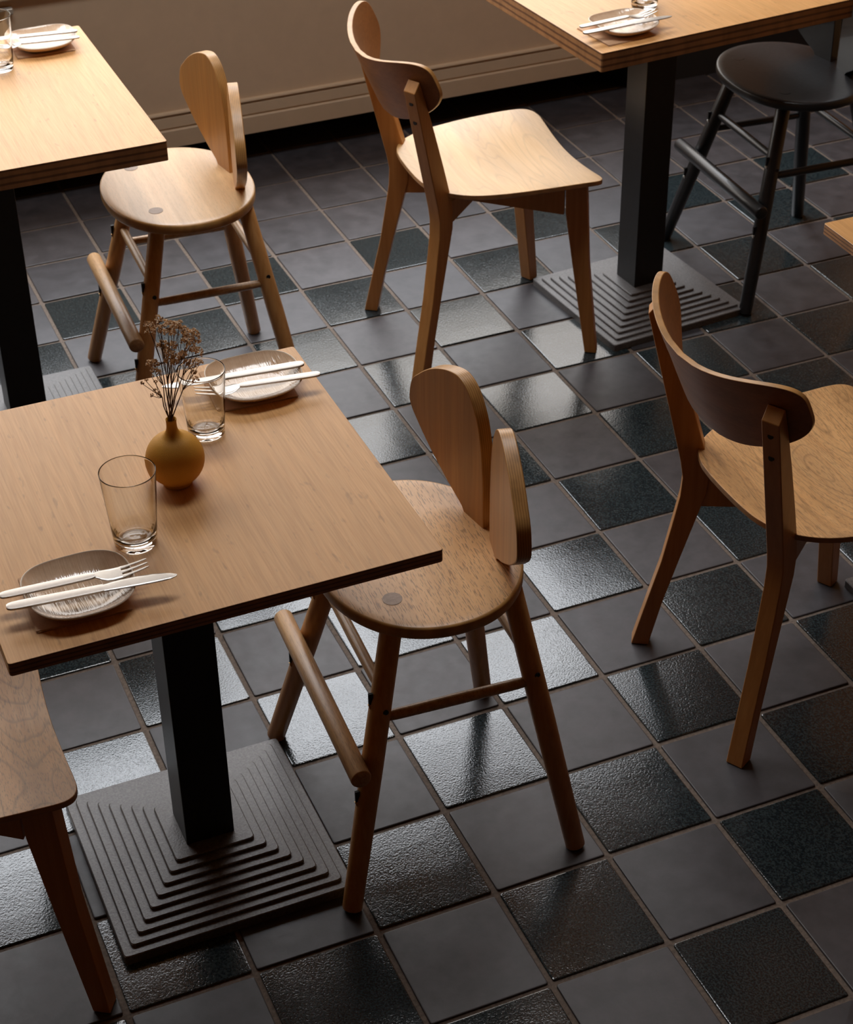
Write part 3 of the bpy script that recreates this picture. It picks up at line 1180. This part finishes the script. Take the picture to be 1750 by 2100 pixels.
# ------------------------------------------------------------------ vase and dried flowers
VX, VY = -0.388, 0.282
vt = thing('bud_vase', 'round mustard yellow ceramic vase with narrow neck and dried flowers', 'vase', (VX, VY, 0.7501))
r = .0428
prof = [(0, .0), (.018, .0), (.0215, .001)]
for k in range(0, 15):
    a = math.radians(-58 + k * 8.2)
    prof.append((r * math.cos(a), .0425 + r * .985 * math.sin(a)))
prof += [(.0180, .0800), (.0125, .0840), (.0092, .0890), (.0078, .0950), (.0074, .1010), (.0076, .1065), (.0080, .1085), (.0074, .1092), (.0062, .1080), (.0056, .0980)]
part('vase_body', MB().lathe(prof, 56), M_vase, vt, smooth=60)
part('dark_mouth', MB().lathe([(0, .0995), (.0060, .0995)], 20), M_vase_in, vt)


def floret_cluster(seed, nf=16, rad=.0068):
    rnd = random.Random(seed)
    mb = MB()
    for i in range(nf):
        th_ = rnd.uniform(0, 2 * math.pi)
        ph = rnd.uniform(-.5, 1.0)
        rr = rad * rnd.uniform(.45, 1.0)
        c = Vector((rr * math.cos(th_) * math.cos(ph), rr * math.sin(th_) * math.cos(ph), rr * .8 * math.sin(ph)))
        ax = (c + Vector((rnd.uniform(-.5, .5) * rad, rnd.uniform(-.5, .5) * rad, rad * .5))).normalized()
        s = ax.orthogonal().normalized()
        t_ = ax.cross(s)
        R = rnd.uniform(.0017, .0027)
        vs = [c]
        m = 5
        a0 = rnd.random() * 6
        for k in range(2 * m):
            a = a0 + math.pi * k / m
            q = R if k % 2 == 0 else R * .55
            vs.append(c + ax * (R * (.75 if k % 2 == 0 else .5)) + (s * math.cos(a) + t_ * math.sin(a)) * q)
        b = c - ax * R * .9
        vs.append(b)
        fs = [(0, 1 + k, 1 + (k + 1) % (2 * m)) for k in range(2 * m)]
        fs += [(2 * m + 1, 1 + (k + 1) % (2 * m), 1 + k) for k in range(2 * m)]
        mb.add([tuple(v) for v in vs], fs)
    return mb.mesh('flower_cluster', M_flower, 0)


CL = [floret_cluster(100 + i, 15 + 3 * (i % 3), .0055 + .0012 * (i % 3)) for i in range(6)]
CS = [floret_cluster(200 + i, 6, .003) for i in range(3)]
IM = math.tan(0)


def on_plane(u, v, y):
    """point of the vertical plane y seen along a direction: used once to place the sprigs"""
    d = FWD + RIGHT * ((u - 875) / 3801.9) - UP * ((v - 1050) / 3801.9)
    o = Vector((-0.9144, -1.9213, 2.2704))
    k = (y - o.y) / d.y
    return o + d * k


sprigs = [
    ('leftmost drooping dried sprig arching over the vase', [(303, 667), (308, 679)], .3, 'pt', .275, (330, 740)),
    ('dried sprig with the topmost tan blossoms', [(325, 655), (333, 663), (322, 672), (331, 680), (345, 668)], .2, '', .283, (338, 745)),
    ('upright dried sprig with broad tan crown', [(350, 664), (358, 668), (345, 681), (356, 684), (366, 674)], .2, '', .290, (352, 745)),
    ('upright dried sprig with tan crown leaning right', [(367, 663), (376, 675), (384, 682), (395, 680), (402, 686), (400, 694), (386, 692)], .2, '', .285, (372, 740)),
    ('short dried sprig with middle blossoms behind the others', [(337, 707), (345, 720), (331, 712), (352, 708), (343, 730)], .2, '', .292, (345, 780)),
    ('dried sprig with dense middle blossoms', [(352, 727), (362, 735), (346, 740), (370, 731), (358, 745), (376, 727)], .2, '', .280, (352, 790)),
    ('dried sprig bending right over the far glass', [(392, 710), (397, 718), (407, 722), (378, 700)], .2, '', .279, (375, 770)),
    ('low right dried sprig with small blossoms', [(384, 742), (402, 741), (410, 744), (395, 752), (398, 763), (402, 780)], .2, '', .288, (375, 800)),
    ('left dried sprig with feathery blossoms', [(315, 743), (322, 748), (318, 760), (326, 764), (310, 745)], .2, '', .274, (335, 790)),
    ('lowest left dried sprig with tiny buds', [(292, 785), (300, 780), (312, 772), (320, 783), (326, 806), (312, 810), (318, 800)], .2, 's', .270, (333, 815)),
]
for si, (lab, heads, _, kind, yy, fork_px) in enumerate(sprigs):
    rnd = random.Random(si)
    base = Vector((VX + rnd.uniform(-.003, .003), VY + rnd.uniform(-.003, .003), .7501 + .1003))
    t = thing('dried_flower_sprig', lab + ', in the mustard vase', 'dried flower', tuple(base), 0, 'dried flower sprigs')
    fk = on_plane(fork_px[0], fork_px[1], yy + .0) - base
    mouth = Vector((VX + rnd.uniform(-.004, .004), VY + rnd.uniform(-.004, .004), .7501 + .112)) - base
    mid = mouth.lerp(fk, .5) + Vector((rnd.uniform(-.002, .002), 0, .001))
    mb = MB()
    mb.tube([(0, 0, 0), mouth, mid, fk], [.0009, .0009, .0008, .0007], 6)
    for (u, v) in heads:
        h = on_plane(u, v + 2, yy + rnd.uniform(-.012, .012)) - base
        m1 = fk.lerp(h, .5) + Vector((rnd.uniform(-.003, .003), rnd.uniform(-.003, .003), -.002))
        mb.tube([fk, m1, h], [.0006, .0005, .0004], 5)
    part('stem', mb, M_stem, t, smooth=60)
    for (u, v) in heads:
        h = on_plane(u, v, yy + rnd.uniform(-.012, .012)) - base
        small = kind == 's' or v > 745
        o = link('flower_cluster', (CS if kind == 's' else CL)[rnd.randrange(3 if kind == 's' else 6)], t, h)
        o.rotation_euler = (rnd.uniform(-.4, .4), rnd.uniform(-.4, .4), rnd.uniform(0, 6))
        s = 1.0 if not small else .78
        o.scale = (s, s, s)
